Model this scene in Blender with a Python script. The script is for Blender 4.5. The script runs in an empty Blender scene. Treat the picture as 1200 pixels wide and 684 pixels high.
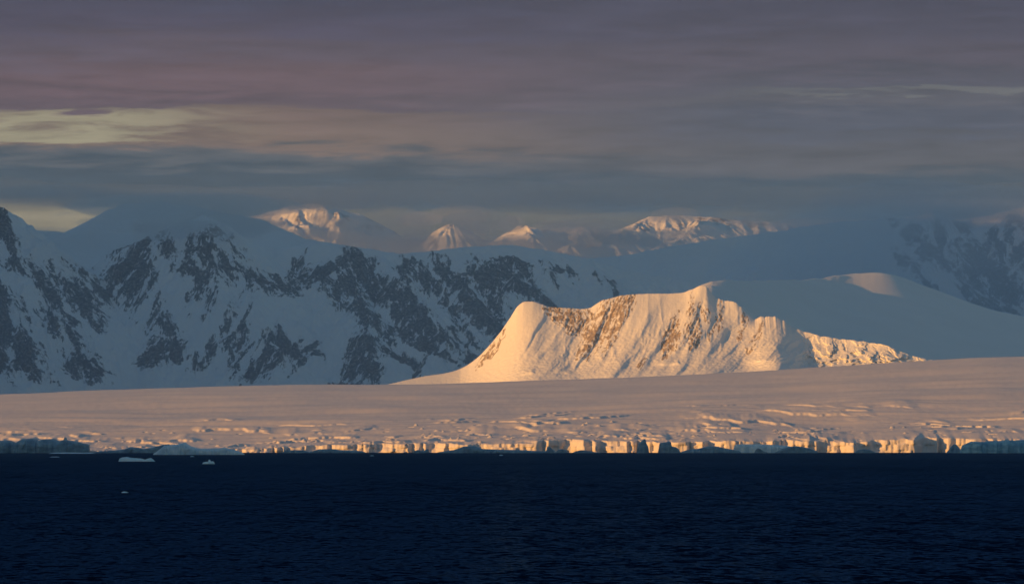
import bpy, math
import numpy as np

S = bpy.context.scene
DEBUG = False
C = S.collection
F = 6667.0            # focal length in photo pixels (200 mm lens, 1200 px frame)
HZ = 524.0            # photo row of the camera's eye level
CAMZ = 12.0           # ship's deck above the sea
R = math.radians

def wx(u, Y): return (np.asarray(u, float) - 600.0) / F * Y
def wz(v, Y): return CAMZ + (HZ - np.asarray(v, float)) / F * Y

# ------------------------------------------------------------------ noise
rs = np.random.RandomState(11)
PERM = np.concatenate([rs.permutation(512)] * 3)
ANG = rs.rand(512) * 2 * np.pi
GX, GY = np.cos(ANG), np.sin(ANG)

def noise(x, y):
    x = np.asarray(x, float); y = np.asarray(y, float)
    xi = np.floor(x).astype(int); yi = np.floor(y).astype(int)
    fx = x - xi; fy = y - yi
    xi &= 511; yi &= 511
    u = fx * fx * fx * (fx * (fx * 6 - 15) + 10)
    v = fy * fy * fy * (fy * (fy * 6 - 15) + 10)
    def g(ix, iy, dx, dy):
        h = PERM[PERM[ix & 511] + (iy & 511)]
        return GX[h] * dx + GY[h] * dy
    a = g(xi, yi, fx, fy); b = g(xi + 1, yi, fx - 1, fy)
    c = g(xi, yi + 1, fx, fy - 1); d = g(xi + 1, yi + 1, fx - 1, fy - 1)
    return 1.5 * ((a + (b - a) * u) * (1 - v) + (c + (d - c) * u) * v)

def fbm(x, y, o=5, gain=.5, lac=2.03):
    s = 0; a = 1.0; t = 0
    for i in range(o):
        s = s + a * noise(x + 17.3 * i, y - 9.1 * i); t += a
        x = x * lac; y = y * lac; a *= gain
    return s / t

def ridged(x, y, o=5, gain=.5, lac=2.03):
    s = 0; a = 1.0; t = 0; w = 1.0
    for i in range(o):
        n = 1 - np.abs(noise(x + 31.7 * i, y + 5.3 * i)); n = n * n * w
        s = s + a * n; t += a; w = np.clip(n * 1.4, 0, 1)
        x = x * lac; y = y * lac; a *= gain
    return s / t

def sstep(a, b, x):
    t = np.clip((np.asarray(x, float) - a) / (b - a), 0, 1)
    return t * t * (3 - 2 * t)

def poly(pts, u):
    p = np.array(pts, float)
    return np.interp(u, p[:, 0], p[:, 1])

def smooth_poly(pts, u, k=6):
    """polyline through traced points, rounded over about k units"""
    p = np.array(pts, float); o = np.linspace(-k, k, 9)
    w = 1 - np.abs(o) / (k + 1e-6) * .9; w /= w.sum()
    return sum(wi * np.interp(np.asarray(u) + oi, p[:, 0], p[:, 1]) for wi, oi in zip(w, o))

# ------------------------------------------------------------------ mesh
def grid(name, X, Y, Z, mat, rock=None, smooth=True, kind='structure'):
    n, m = X.shape
    co = np.stack([X, Y, Z], -1).reshape(-1, 3).astype(np.float32)
    idx = np.arange(n * m).reshape(n, m)
    q = np.stack([idx[:-1, :-1], idx[:-1, 1:], idx[1:, 1:], idx[1:, :-1]], -1).reshape(-1, 4)
    me = bpy.data.meshes.new(name)
    me.vertices.add(len(co)); me.vertices.foreach_set('co', co.ravel())
    me.loops.add(q.size); me.loops.foreach_set('vertex_index', q.ravel().astype(np.int32))
    me.polygons.add(len(q))
    me.polygons.foreach_set('loop_start', np.arange(0, q.size, 4, dtype=np.int32))
    me.polygons.foreach_set('loop_total', np.full(len(q), 4, np.int32))
    me.update(calc_edges=True)
    me.polygons.foreach_set('use_smooth', np.full(len(q), bool(smooth)))
    if rock is not None:
        at = me.attributes.new('rock', 'FLOAT', 'POINT')
        at.data.foreach_set('value', np.asarray(rock, np.float32).ravel())
    me.materials.append(mat)
    me.validate()
    o = bpy.data.objects.new(name, me); C.objects.link(o)
    if kind: o['kind'] = kind
    return o

# ------------------------------------------------------------------ materials
def nodes(name):
    m = bpy.data.materials.new(name); m.use_nodes = True
    return m, m.node_tree.nodes, m.node_tree.links

def snow_rock(name, snow=(.80, .82, .85), rock=(.11, .11, .12), rock2=(.05, .05, .055),
              nscale=.03, namp=.35, bump=0.0, bscale=.05, stretch=(1, 1, 1), edge=.06, sss=False):
    m, N, L = nodes(name)
    b = N['Principled BSDF']; b.inputs['Roughness'].default_value = .75
    b.inputs['Specular IOR Level'].default_value = .2
    tc = N.new('ShaderNodeTexCoord'); mp = N.new('ShaderNodeMapping'); mp.inputs['Scale'].default_value = stretch
    L.new(tc.outputs['Object'], mp.inputs['Vector'])
    nz = N.new('ShaderNodeTexNoise'); nz.inputs['Scale'].default_value = nscale
    nz.inputs['Detail'].default_value = 7; nz.inputs['Roughness'].default_value = .72
    L.new(mp.outputs[0], nz.inputs['Vector'])
    at = N.new('ShaderNodeAttribute'); at.attribute_name = 'rock'
    ma = N.new('ShaderNodeMath'); ma.operation = 'MULTIPLY_ADD'
    L.new(nz.outputs[0], ma.inputs[0]); ma.inputs[1].default_value = namp
    sb = N.new('ShaderNodeMath'); sb.operation = 'SUBTRACT'; sb.inputs[1].default_value = namp * .5
    L.new(at.outputs['Fac'], sb.inputs[0]); L.new(sb.outputs[0], ma.inputs[2])
    mr = N.new('ShaderNodeMapRange'); mr.interpolation_type = 'SMOOTHSTEP'
    mr.inputs['From Min'].default_value = .5 - edge; mr.inputs['From Max'].default_value = .5 + edge
    L.new(ma.outputs[0], mr.inputs['Value'])
    n2 = N.new('ShaderNodeTexNoise'); n2.inputs['Scale'].default_value = nscale * 1.7; n2.inputs['Detail'].default_value = 4
    L.new(mp.outputs[0], n2.inputs['Vector'])
    rk = N.new('ShaderNodeMix'); rk.data_type = 'RGBA'
    rk.inputs['A'].default_value = (*rock2, 1); rk.inputs['B'].default_value = (*rock, 1)
    L.new(n2.outputs[0], rk.inputs['Factor'])
    n3 = N.new('ShaderNodeTexNoise'); n3.inputs['Scale'].default_value = .004; n3.inputs['Detail'].default_value = 5
    L.new(mp.outputs[0], n3.inputs['Vector'])
    sn = N.new('ShaderNodeMix'); sn.data_type = 'RGBA'
    sn.inputs['A'].default_value = (*[c * .90 for c in snow], 1); sn.inputs['B'].default_value = (*snow, 1)
    L.new(n3.outputs[0], sn.inputs['Factor'])
    n4 = N.new('ShaderNodeTexNoise'); n4.inputs['Scale'].default_value = nscale * 3.2; n4.inputs['Detail'].default_value = 6; n4.inputs['Roughness'].default_value = .7
    L.new(mp.outputs[0], n4.inputs['Vector'])
    dust = N.new('ShaderNodeMapRange'); dust.inputs['From Min'].default_value = .47; dust.inputs['From Max'].default_value = .66
    dust.inputs['To Min'].default_value = 1; dust.inputs['To Max'].default_value = .62; L.new(n4.outputs[0], dust.inputs['Value'])
    fx = N.new('ShaderNodeMath'); fx.operation = 'MULTIPLY'; L.new(mr.outputs[0], fx.inputs[0]); L.new(dust.outputs[0], fx.inputs[1])
    mx = N.new('ShaderNodeMix'); mx.data_type = 'RGBA'
    L.new(fx.outputs[0], mx.inputs['Factor']); L.new(sn.outputs['Result'], mx.inputs['A']); L.new(rk.outputs['Result'], mx.inputs['B'])
    L.new(mx.outputs['Result'], b.inputs['Base Color'])
    if bump:
        nb = N.new('ShaderNodeTexNoise'); nb.inputs['Scale'].default_value = bscale
        nb.inputs['Detail'].default_value = 6; nb.inputs['Roughness'].default_value = .6
        L.new(mp.outputs[0], nb.inputs['Vector'])
        bp = N.new('ShaderNodeBump'); bp.inputs['Strength'].default_value = 1; bp.inputs['Distance'].default_value = bump
        L.new(nb.outputs[0], bp.inputs['Height']); L.new(bp.outputs[0], b.inputs['Normal'])
    return m

# rock outcrops: traced patches (u, v, half-length, half-width, lean in degrees, strength)
def rock_patches(u, v, patches, seed=0.0, st=3.5, fine=9.0, amp=.55):
    shp = np.shape(u); u = np.ravel(u); v = np.ravel(v)
    out = np.full(u.shape, -1.0)
    for i, p in enumerate(patches):
        cx, cy, a, b, ang = p[:5]; k = p[5] if len(p) > 5 else 1.0
        c, s = math.cos(R(ang)), math.sin(R(ang))
        eu = 2.0 * math.hypot(a * c, b * s) + 6; ev = 2.0 * math.hypot(a * s, b * c) + 6
        sel = np.nonzero((np.abs(u - cx) < eu) & (np.abs(v - cy) < ev))[0]
        if not len(sel): continue
        us, vs_ = u[sel], v[sel]
        wu = us + 5 * fbm(us / 22 + i * 3.1, vs_ / 22 + seed, 3); wv = vs_ + 5 * fbm(us / 22 + 40 + seed, vs_ / 22 - i * 1.7, 3)
        p1 = ((wu - cx) * c + (wv - cy) * s); p2 = (-(wu - cx) * s + (wv - cy) * c)
        d = np.sqrt((p1 / a) ** 2 + (p2 / b) ** 2)
        n = fbm(p1 / (fine * st) + i * 7.7, p2 / fine + seed, 5, .62)
        n2 = fbm(wu / 5 + i, wv / 5 + seed, 3, .6)
        cl = ridged(p1 / (fine * 2.6) + i * 1.3, p2 / (fine * .55) + seed, 3)
        f = (1.0 - d) * k + amp * 1.7 * n + .45 * n2 - .75 * sstep(.62, .86, cl)
        f = np.where(d > 1.9, -1, f)
        out[sel] = np.maximum(out[sel], f)
    return (.5 + .5 * np.clip(out, -1, 1)).reshape(shp)

def blur_rows(a):
    p = np.pad(a, 2, 'edge'); return sum(p[i:i + a.shape[0], j:j + a.shape[1]] for i in range(5) for j in range(5)) / 25

def project(X, Y, Z):
    return 600 + X / Y * F, HZ - (Z - CAMZ) / Y * F

def ridge_height(X, Y, ridges, slope=.62, round_=25.0):
    """height of the land that falls away on both sides of traced ridge lines"""
    H = np.full(X.shape, -1e4)
    for rd in ridges:
        sl = slope
        if isinstance(rd, tuple): rd, sl = rd
        P = []
        for (u, v, Yd) in rd: P.append((float(wx(u, Yd)), Yd, float(wz(v, Yd))))
        for (x0, y0, z0), (x1, y1, z1) in zip(P[:-1], P[1:]):
            dx, dy = x1 - x0, y1 - y0; l2 = dx * dx + dy * dy
            t = np.clip(((X - x0) * dx + (Y - y0) * dy) / l2, 0, 1)
            d = np.hypot(X - x0 - t * dx, Y - y0 - t * dy)
            H = np.maximum(H, z0 + t * (z1 - z0) - sl * (np.sqrt(d * d + round_ ** 2) - round_))
    return H

# ================================================================== sun, sky
SUN_EL, SUN_AZ = 6.5, 57.0          # sun low behind the camera's left shoulder
to_sun = (-math.sin(R(SUN_AZ)) * math.cos(R(SUN_EL)), -math.cos(R(SUN_AZ)) * math.cos(R(SUN_EL)), math.sin(R(SUN_EL)))
ld = bpy.data.lights.new('sun', 'SUN'); ld.energy = 5.0; ld.angle = R(.5); ld.color = (1, .445, .09)
sun = bpy.data.objects.new('sun', ld); C.objects.link(sun)
from mathutils import Vector
sun.rotation_euler = Vector(to_sun).to_track_quat('Z', 'Y').to_euler()
sun.location = (0, 0, 3000)

def build_world():
    w = bpy.data.worlds.new('World'); S.world = w; w.use_nodes = True
    N, L = w.node_tree.nodes, w.node_tree.links
    N.clear()
    out = N.new('ShaderNodeOutputWorld'); bg = N.new('ShaderNodeBackground'); bg.inputs['Strength'].default_value = .1
    L.new(bg.outputs[0], out.inputs[0])
    sky = N.new('ShaderNodeTexSky'); sky.sky_type = 'NISHITA'; sky.sun_disc = False
    sky.sun_elevation = R(SUN_EL); sky.sun_rotation = math.atan2(to_sun[0], to_sun[1])
    sky.air_density = 1.3; sky.dust_density = .1; sky.ozone_density = 2.6
    tc = N.new('ShaderNodeTexCoord'); sp = N.new('ShaderNodeSeparateXYZ'); L.new(tc.outputs['Generated'], sp.inputs[0])
    def M(op, a, b=None, c=None, clamp=False):
        n = N.new('ShaderNodeMath'); n.operation = op; n.use_clamp = clamp
        for i, x in enumerate((a, b, c)):
            if x is None: continue
            if isinstance(x, (int, float)): n.inputs[i].default_value = x
            else: L.new(x, n.inputs[i])
        return n.outputs[0]
    def NZ(vec, scale, detail=5, rough=.55, dist=0):
        n = N.new('ShaderNodeTexNoise'); n.inputs['Scale'].default_value = scale; n.inputs['Detail'].default_value = detail
        n.inputs['Roughness'].default_value = rough; n.inputs['Distortion'].default_value = dist
        L.new(vec, n.inputs['Vector']); return n.outputs[0]
    def MR(x, a, b, lo=0., hi=1., mode='SMOOTHSTEP'):
        n = N.new('ShaderNodeMapRange'); n.interpolation_type = mode
        for k, val in (('From Min', a), ('From Max', b), ('To Min', lo), ('To Max', hi)): n.inputs[k].default_value = val
        L.new(x, n.inputs['Value']); return n.outputs[0]
    def MIX(f, a, b):
        n = N.new('ShaderNodeMix'); n.data_type = 'RGBA'
        if isinstance(f, (int, float)): n.inputs['Factor'].default_value = f
        else: L.new(f, n.inputs['Factor'])
        for k, x in (('A', a), ('B', b)):
            if isinstance(x, tuple): n.inputs[k].default_value = (*x, 1)
            else: L.new(x, n.inputs[k])
        return n.outputs['Result']
    x, y, z = sp.outputs
    hyp = M('SQRT', M('ADD', M('MULTIPLY', x, x), M('MULTIPLY', y, y)))
    el = M('DIVIDE', z, hyp)                 # tangent of the elevation
    az = M('ARCTAN2', x, y)                  # bearing, 0 = north (the way the coast lies)
    E = M('MULTIPLY', el, 100.0)             # 2.5 .. 7.9 over the visible sky
    A = M('MULTIPLY', az, 10.0)              # -0.9 .. 0.9
    cv = N.new('ShaderNodeCombineXYZ'); L.new(A, cv.inputs[0]); L.new(E, cv.inputs[1])
    st = N.new('ShaderNodeMapping'); L.new(cv.outputs[0], st.inputs[0]); st.inputs['Scale'].default_value = (.9, 1.5, 1)
    n1 = NZ(st.outputs[0], 1.0, 6, .55, .4)
    st2 = N.new('ShaderNodeMapping'); L.new(cv.outputs[0], st2.inputs[0]); st2.inputs['Scale'].default_value = (4.2, 3.4, 1)
    st2.inputs['Location'].default_value = (3.7, 1.9, 0)
    n2 = NZ(st2.outputs[0], 1.0, 7, .6, .3)
    wob = M('ADD', M('MULTIPLY', M('SUBTRACT', n1, .5), .9), M('MULTIPLY', M('SUBTRACT', n2, .5), .9))
    st3 = N.new('ShaderNodeMapping'); L.new(cv.outputs[0], st3.inputs[0]); st3.inputs['Scale'].default_value = (7.0, 6.5, 1)
    n3 = NZ(st3.outputs[0], 1.0, 6, .65, .5)
    wob = M('ADD', wob, M('MULTIPLY', M('SUBTRACT', n3, .5), .35))
    Ew = M('ADD', E, wob)
    def RAMP(stops, e0=2.0, e1=10.0):
        n = N.new('ShaderNodeValToRGB'); n.color_ramp.interpolation = 'EASE'
        el_ = n.color_ramp.elements
        while len(el_) > 1: el_.remove(el_[-1])
        for i, (v, c) in enumerate(stops):
            p = ((HZ - v) / F * 100 - e0) / (e1 - e0)
            e = el_[0] if i == 0 else el_.new(p)
            e.position = p; lin = [((k / 255 + .055) / 1.055) ** 2.4 for k in c]; lum = sum(lin) / 3
            e.color = (*[max(0, lum + 1.22 * (k - lum)) for k in lin], 1)
        L.new(MR(Ew, e0, e1, 0, 1, 'LINEAR'), n.inputs[0])
        return n.outputs[0]
    left = RAMP([(380, (104, 108, 106)), (250, (136, 126, 106)), (238, (86, 95, 104)), (200, (74, 86, 98)), (186, (98, 100, 105)),
                 (172, (134, 114, 104)), (140, (128, 108, 101)), (128, (104, 88, 95)), (95, (112, 92, 98)), (60, (98, 86, 97)), (30, (82, 75, 92)), (0, (70, 68, 86)), (-100, (64, 64, 80))])
    right = RAMP([(380, (104, 110, 112)), (262, (112, 110, 108)), (240, (80, 93, 106)), (215, (77, 89, 102)), (196, (98, 97, 103)),
                  (170, (98, 97, 104)), (140, (88, 90, 103)), (118, (96, 94, 102)), (105, (90, 88, 99)), (70, (92, 85, 96)), (30, (80, 76, 90)), (0, (76, 73, 88)), (-100, (66, 66, 82))])
    col = MIX(MR(A, -.45, .5), left, right)
    # pale openings in the deck, and a thin bright seam far to the right
    def gap(v0, h, a0, a1, soft, thr=.5):
        e0 = (HZ - v0) / F * 100
        band = MR(M('ABSOLUTE', M('SUBTRACT', Ew, e0)), h / F * 100 * .55, h / F * 100, 1, 0)
        az_ = M('MULTIPLY', MR(A, a0 - soft, a0, 0, 1), MR(A, a1, a1 + soft, 1, 0))
        return M('MULTIPLY', M('MULTIPLY', band, az_), MR(n2 if h > 8 else n3, thr - .12, thr + .1))
    col = MIX(M('MULTIPLY', gap(152, 24, -2.2, -.76, .40, .46), .95), col, (.42, .365, .23))
    col = MIX(M('MULTIPLY', gap(255, 26, -2.2, -.72, .30, .30), .95), col, (.42, .345, .21))
    col = MIX(M('MULTIPLY', gap(109, 7, .62, 2.0, .35, .44), .38), col, (.25, .25, .22))
    vn = N.new('ShaderNodeVectorMath'); vn.operation = 'SCALE'; L.new(col, vn.inputs[0])
    L.new(M('ADD', .20, M('ADD', M('MULTIPLY', n2, .95), M('MULTIPLY', n3, .60))), vn.inputs['Scale']); col = vn.outputs[0]
    # cloud deck gives way to open blue sky high up
    cloud10 = N.new('ShaderNodeVectorMath'); cloud10.operation = 'SCALE'; cloud10.inputs['Scale'].default_value = CLOUD / .1
    L.new(col, cloud10.inputs[0])
    f = M('MULTIPLY', MR(E, 8.2, 18, 1.0, 0.0), MR(y, .0, .55))
    L.new(MIX(f, sky.outputs[0], cloud10.outputs[0]), bg.inputs['Color'])
CLOUD = .75
build_world()

# ================================================================== camera
cd = bpy.data.cameras.new('camera'); cam = bpy.data.objects.new('camera', cd); C.objects.link(cam)
cd.sensor_width = 36; cd.lens = 36 * F / 1200; cd.shift_y = (HZ - 342) / 1200
cd.clip_start = 1; cd.clip_end = 200000
cam.location = (0, 0, CAMZ); cam.rotation_euler = (R(90), 0, 0); S.camera = cam

# ================================================================== sea
def build_sea():
    m, N, L = nodes('sea_water')
    b = N['Principled BSDF']
    b.inputs['Base Color'].default_value = (.0008, .004, .012, 1); b.inputs['Roughness'].default_value = .12
    b.inputs['IOR'].default_value = 1.33
    tc = N.new('ShaderNodeTexCoord')
    b.inputs['Specular IOR Level'].default_value = 0
    def nz(sx, sy, detail, rough, loc=0):
        mp = N.new('ShaderNodeMapping'); mp.inputs['Scale'].default_value = (sx, sy, 1); mp.inputs['Location'].default_value = (loc, loc, 0)
        L.new(tc.outputs['Object'], mp.inputs[0])
        n = N.new('ShaderNodeTexNoise'); n.inputs['Scale'].default_value = 1; n.inputs['Detail'].default_value = detail
        n.inputs['Roughness'].default_value = rough; L.new(mp.outputs[0], n.inputs['Vector'])
        v = N.new('ShaderNodeVectorMath'); v.operation = 'SUBTRACT'; v.inputs[1].default_value = (.5, .5, .5); L.new(n.outputs['Color'], v.inputs[0])
        return v.outputs[0]
    def vm(op, x, y):
        v = N.new('ShaderNodeVectorMath'); v.operation = op
        for i, q in enumerate((x, y)):
            if isinstance(q, tuple): v.inputs[i].default_value = q
            else: L.new(q, v.inputs[i])
        return v.outputs[0]
    chop = vm('MULTIPLY', nz(.75, .22, 4, .68), (.8, 2.9, 0)); swell = vm('MULTIPLY', nz(.16, .03, 3, .55, 7), (.2, .9, 0)); gust = vm('MULTIPLY', nz(.006, .0012, 3, .5, 3), (.1, .35, 0))
    nv = vm('NORMALIZE', vm('ADD', vm('ADD', vm('ADD', chop, swell), gust), (0, -.2, 1)), (0, 0, 0))
    # at this grazing angle the chop reflects only part of the sky, the rest is the deep blue body of the water
    gl = N.new('ShaderNodeBsdfGlossy'); gl.inputs['Color'].default_value = (.14, .40, 1, 1); gl.inputs['Roughness'].default_value = .10
    mxs = N.new('ShaderNodeMixShader'); fr = N.new('ShaderNodeFresnel'); fr.inputs['IOR'].default_value = 1.33; L.new(nv, fr.inputs['Normal'])
    fm = N.new('ShaderNodeMath'); fm.operation = 'MULTIPLY'; fm.inputs[1].default_value = .21; L.new(fr.outputs[0], fm.inputs[0]); L.new(fm.outputs[0], mxs.inputs[0])
    L.new(b.outputs[0], mxs.inputs[1]); L.new(gl.outputs[0], mxs.inputs[2]); L.new(mxs.outputs[0], N['Material Output'].inputs['Surface'])
    L.new(nv, gl.inputs['Normal'])
    xs = np.linspace(-38000, 38000, 40); ys = np.linspace(-14000, 72000, 60)
    X, Y = np.meshgrid(xs, ys); grid('sea', X, Y, np.zeros_like(X), m)
build_sea()

# ================================================================== ice shelf with its cliff
COAST = 13300.0
SNOW = snow_rock('shelf_snow', snow=(.69, .655, .66), nscale=.02, bump=.0)
def build_shelf():
    nc = 1300
    X1 = np.linspace(-1800, 1800, nc)
    u0 = 600 + X1 / COAST * F                       # photo column at the coast
    r = np.random.RandomState(5)
    # plan of the cliff: blocks that step in and out
    kn = [-1800.]
    while kn[-1] < 1800: kn.append(kn[-1] + r.uniform(12, 75))
    kv = r.uniform(-22, 22, len(kn))
    plan = np.interp(X1, kn, kv) + 9 * fbm(X1 / 30, X1 * 0 + 3, 4) + 120 * noise(X1 / 900, X1 * 0 + .5)
    # corners that turn away from the sun: (column start, column end, set-back in metres)
    for (a, bb, d) in ((653, 665, 36), (682, 690, 26), (700, 705, 22), (742, 747, 16), (806, 809, 14), (957, 960, 14), (1000, 1004, 16), (980, 985, 15),
                       (1068, 1092, 62), (1100, 1107, 24), (1114, 1122, 26), (905, 908, 10), (520, 524, 10), (432, 436, 10), (560, 563, 10)):
        plan += d * (sstep(a, bb, u0) - sstep(bb, bb + 30, u0) * 1.0)
    for k in range(36):                              # cracks and small caves
        c0 = r.uniform(100, 1180); plan += r.uniform(5, 16) * np.exp(-((u0 - c0) / r.uniform(.5, 3.2)) ** 4)
    top = smooth_poly([(-300, 525), (0, 525), (100, 526), (200, 527), (300, 527), (360, 524.5), (400, 522.5), (440, 521), (470, 521), (520, 521), (560, 520.5), (600, 520), (640, 518.5), (680, 517.5), (720, 518),
                       (800, 516.5), (860, 515), (900, 516.5), (950, 517), (1000, 517.5), (1030, 516), (1060, 514.5), (1100, 516), (1140, 516.5), (1300, 517), (1500, 518)], u0, 3)
    top += 1.3 + 1.0 * fbm(u0 / 7, u0 * 0 + 8, 4) + .5 * np.round(3.2 * noise(u0 / 11, u0 * 0 + 2)) / 2
    ztop = wz(top, COAST)
    yc = COAST + plan
    rows_y, rows_z, rows_x = [], [], []
    NR = 14
    for k in range(NR):
        s = k / (NR - 1)
        zz = -3 + (ztop + 3) * s
        slump = sstep(.12, .4, noise(X1 / 55 + 3, X1 * 0 + 8)) * 15 * s + 7 * np.round(1.5 * noise(X1 / 22 + 6, X1 * 0 + np.round(s * 2) * 1.3)) * .6
        off = slump + 3.0 * fbm(X1 / 5 + 40, X1 * 0 + s * .8, 3) + 3.0 * fbm(X1 / 9, X1 * 0 + s * 2.2, 4) + 2.5 * noise(X1 / 25, X1 * 0 + s * .6 + 9) + 3 * s
        rows_x.append(X1); rows_y.append(yc + off); rows_z.append(zz)
    ycl = rows_y[-1]
    # snow surface
    d = np.concatenate([np.linspace(1.5, 1000, 260), 1000 + 4200 * np.linspace(0, 1, 130)[1:] ** 1.25, 5200 + np.array([150, 400, 900, 1600, 2600.])])
    D, XX = np.meshgrid(d, X1, indexing='ij')
    YY = ycl[None, :] * np.clip(1 - D / 600, 0, 1) + (COAST + plan * 0)[None, :] * np.clip(D / 600, 0, 1) + D
    Ycr = 18300.0
    cr = [(-400, 480), (-100, 470), (0, 467.5), (100, 465), (190, 461), (300, 457), (400, 453.5), (450, 453.5), (500, 453), (550, 451.5), (600, 449.5), (650, 447.5), (700, 445), (780, 441), (840, 437), (900, 432), (950, 428.5), (1000, 425), (1050, 422), (1100, 421), (1200, 419), (1300, 418), (1600, 416)]
    uc = 600 + XX / Ycr * F
    vc = smooth_poly(cr, uc, 20)
    Zc = wz(vc, Ycr)
    t = np.clip((YY - COAST) / (Ycr - COAST), 0, 1.6)
    zt = np.convolve(np.pad(ztop, 30, 'edge'), np.ones(61) / 61, 'valid')
    zbase = ztop[None, :] * np.clip(1 - D / 90, 0, 1) + zt[None, :] * np.clip(D / 90, 0, 1)
    prof = np.where(t < 1, 1 - (1 - np.clip(t, 0, 1)) ** 2.15, 1 - .35 * (t - 1))
    Z = zbase + (Zc - zbase) * prof
    # long swells, wind-worked snow
    amp = np.clip(D / 250, 0, 1)
    Z += amp * (28 * fbm(XX / 1500, YY / 460, 4) * np.clip(1.15 - t, 0, 1) + 4.0 * fbm(XX / 330, YY / 120 + 7, 5, .52) + .35 * fbm(XX / 16, YY / 40, 3))
    # broken terraces above the cliff
    wq = 420 * fbm(XX / 800 + 4, YY / 900, 3) + 50 * fbm(XX / 90, YY / 120, 3)
    phi = D + wq
    for k, (c0, h, sd) in enumerate(((45, 3.5, 1), (95, 3.5, 2), (150, 4, 3), (215, 4, 4), (290, 4.5, 5), (380, 4.5, 6), (480, 4, 7), (600, 3.5, 8), (760, 3, 9), (900, 2.5, 10))):
        mod = sstep(.0, .3, fbm(XX / 200 + 13 * sd, YY / 900 + sd, 3))
        c1 = c0 + 26 * noise(XX / 45 + sd, XX * 0) + 9 * noise(XX / 13 + sd, XX * 0)
        st = sstep(c1 - 5, c1 + 5, phi) - sstep(c1 + 5, c1 + 130, phi)
        Z += 1.25 * h * mod * st
    # crevasses and fallen blocks
    r = np.random.RandomState(21)
    for k in range(330):
        uu = r.uniform(20, 1180) if k % 3 else r.uniform(450, 860)
        dd = r.uniform(25, 620) if k % 2 else r.uniform(60, 330)
        x0 = (uu - 600) / F * (COAST + dd)
        a = r.uniform(-.5, .5); ln = r.uniform(4, 11) * (2.2 if k % 7 == 0 else 1); wd = r.uniform(3.5, 8)
        ca, sa = math.cos(a), math.sin(a)
        i0, i1 = np.searchsorted(X1, (x0 - 70, x0 + 70)); j0, j1 = np.searchsorted(d, (dd - 75, dd + 75))
        if i1 - i0 < 3: continue
        px = XX[j0:j1, i0:i1] - x0; py = (YY[j0:j1, i0:i1] - COAST) - dd
        p = px * ca + py * sa; q = -px * sa + py * ca
        rr = np.sqrt((p / ln) ** 2 + (q / wd) ** 2) + .25 * noise(XX[j0:j1, i0:i1] / 7, YY[j0:j1, i0:i1] / 7)
        if k % 5 < 3: Z[j0:j1, i0:i1] -= r.uniform(3, 8) * sstep(1, .5, rr)
        else: Z[j0:j1, i0:i1] += r.uniform(1.5, 4.5) * sstep(1, .55, rr)
    X = np.concatenate([np.array(rows_x), XX]); Y = np.concatenate([np.array(rows_y), YY]); Zz = np.concatenate([np.array(rows_z), Z])
    # the land fans out a little with distance
    X = X * np.where(Y > 14300, 1 + (Y - 14300) / 18000, 1)
    grid('ice_shelf', X, Y, Zz, SNOW, np.zeros_like(X))
build_shelf()

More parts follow.
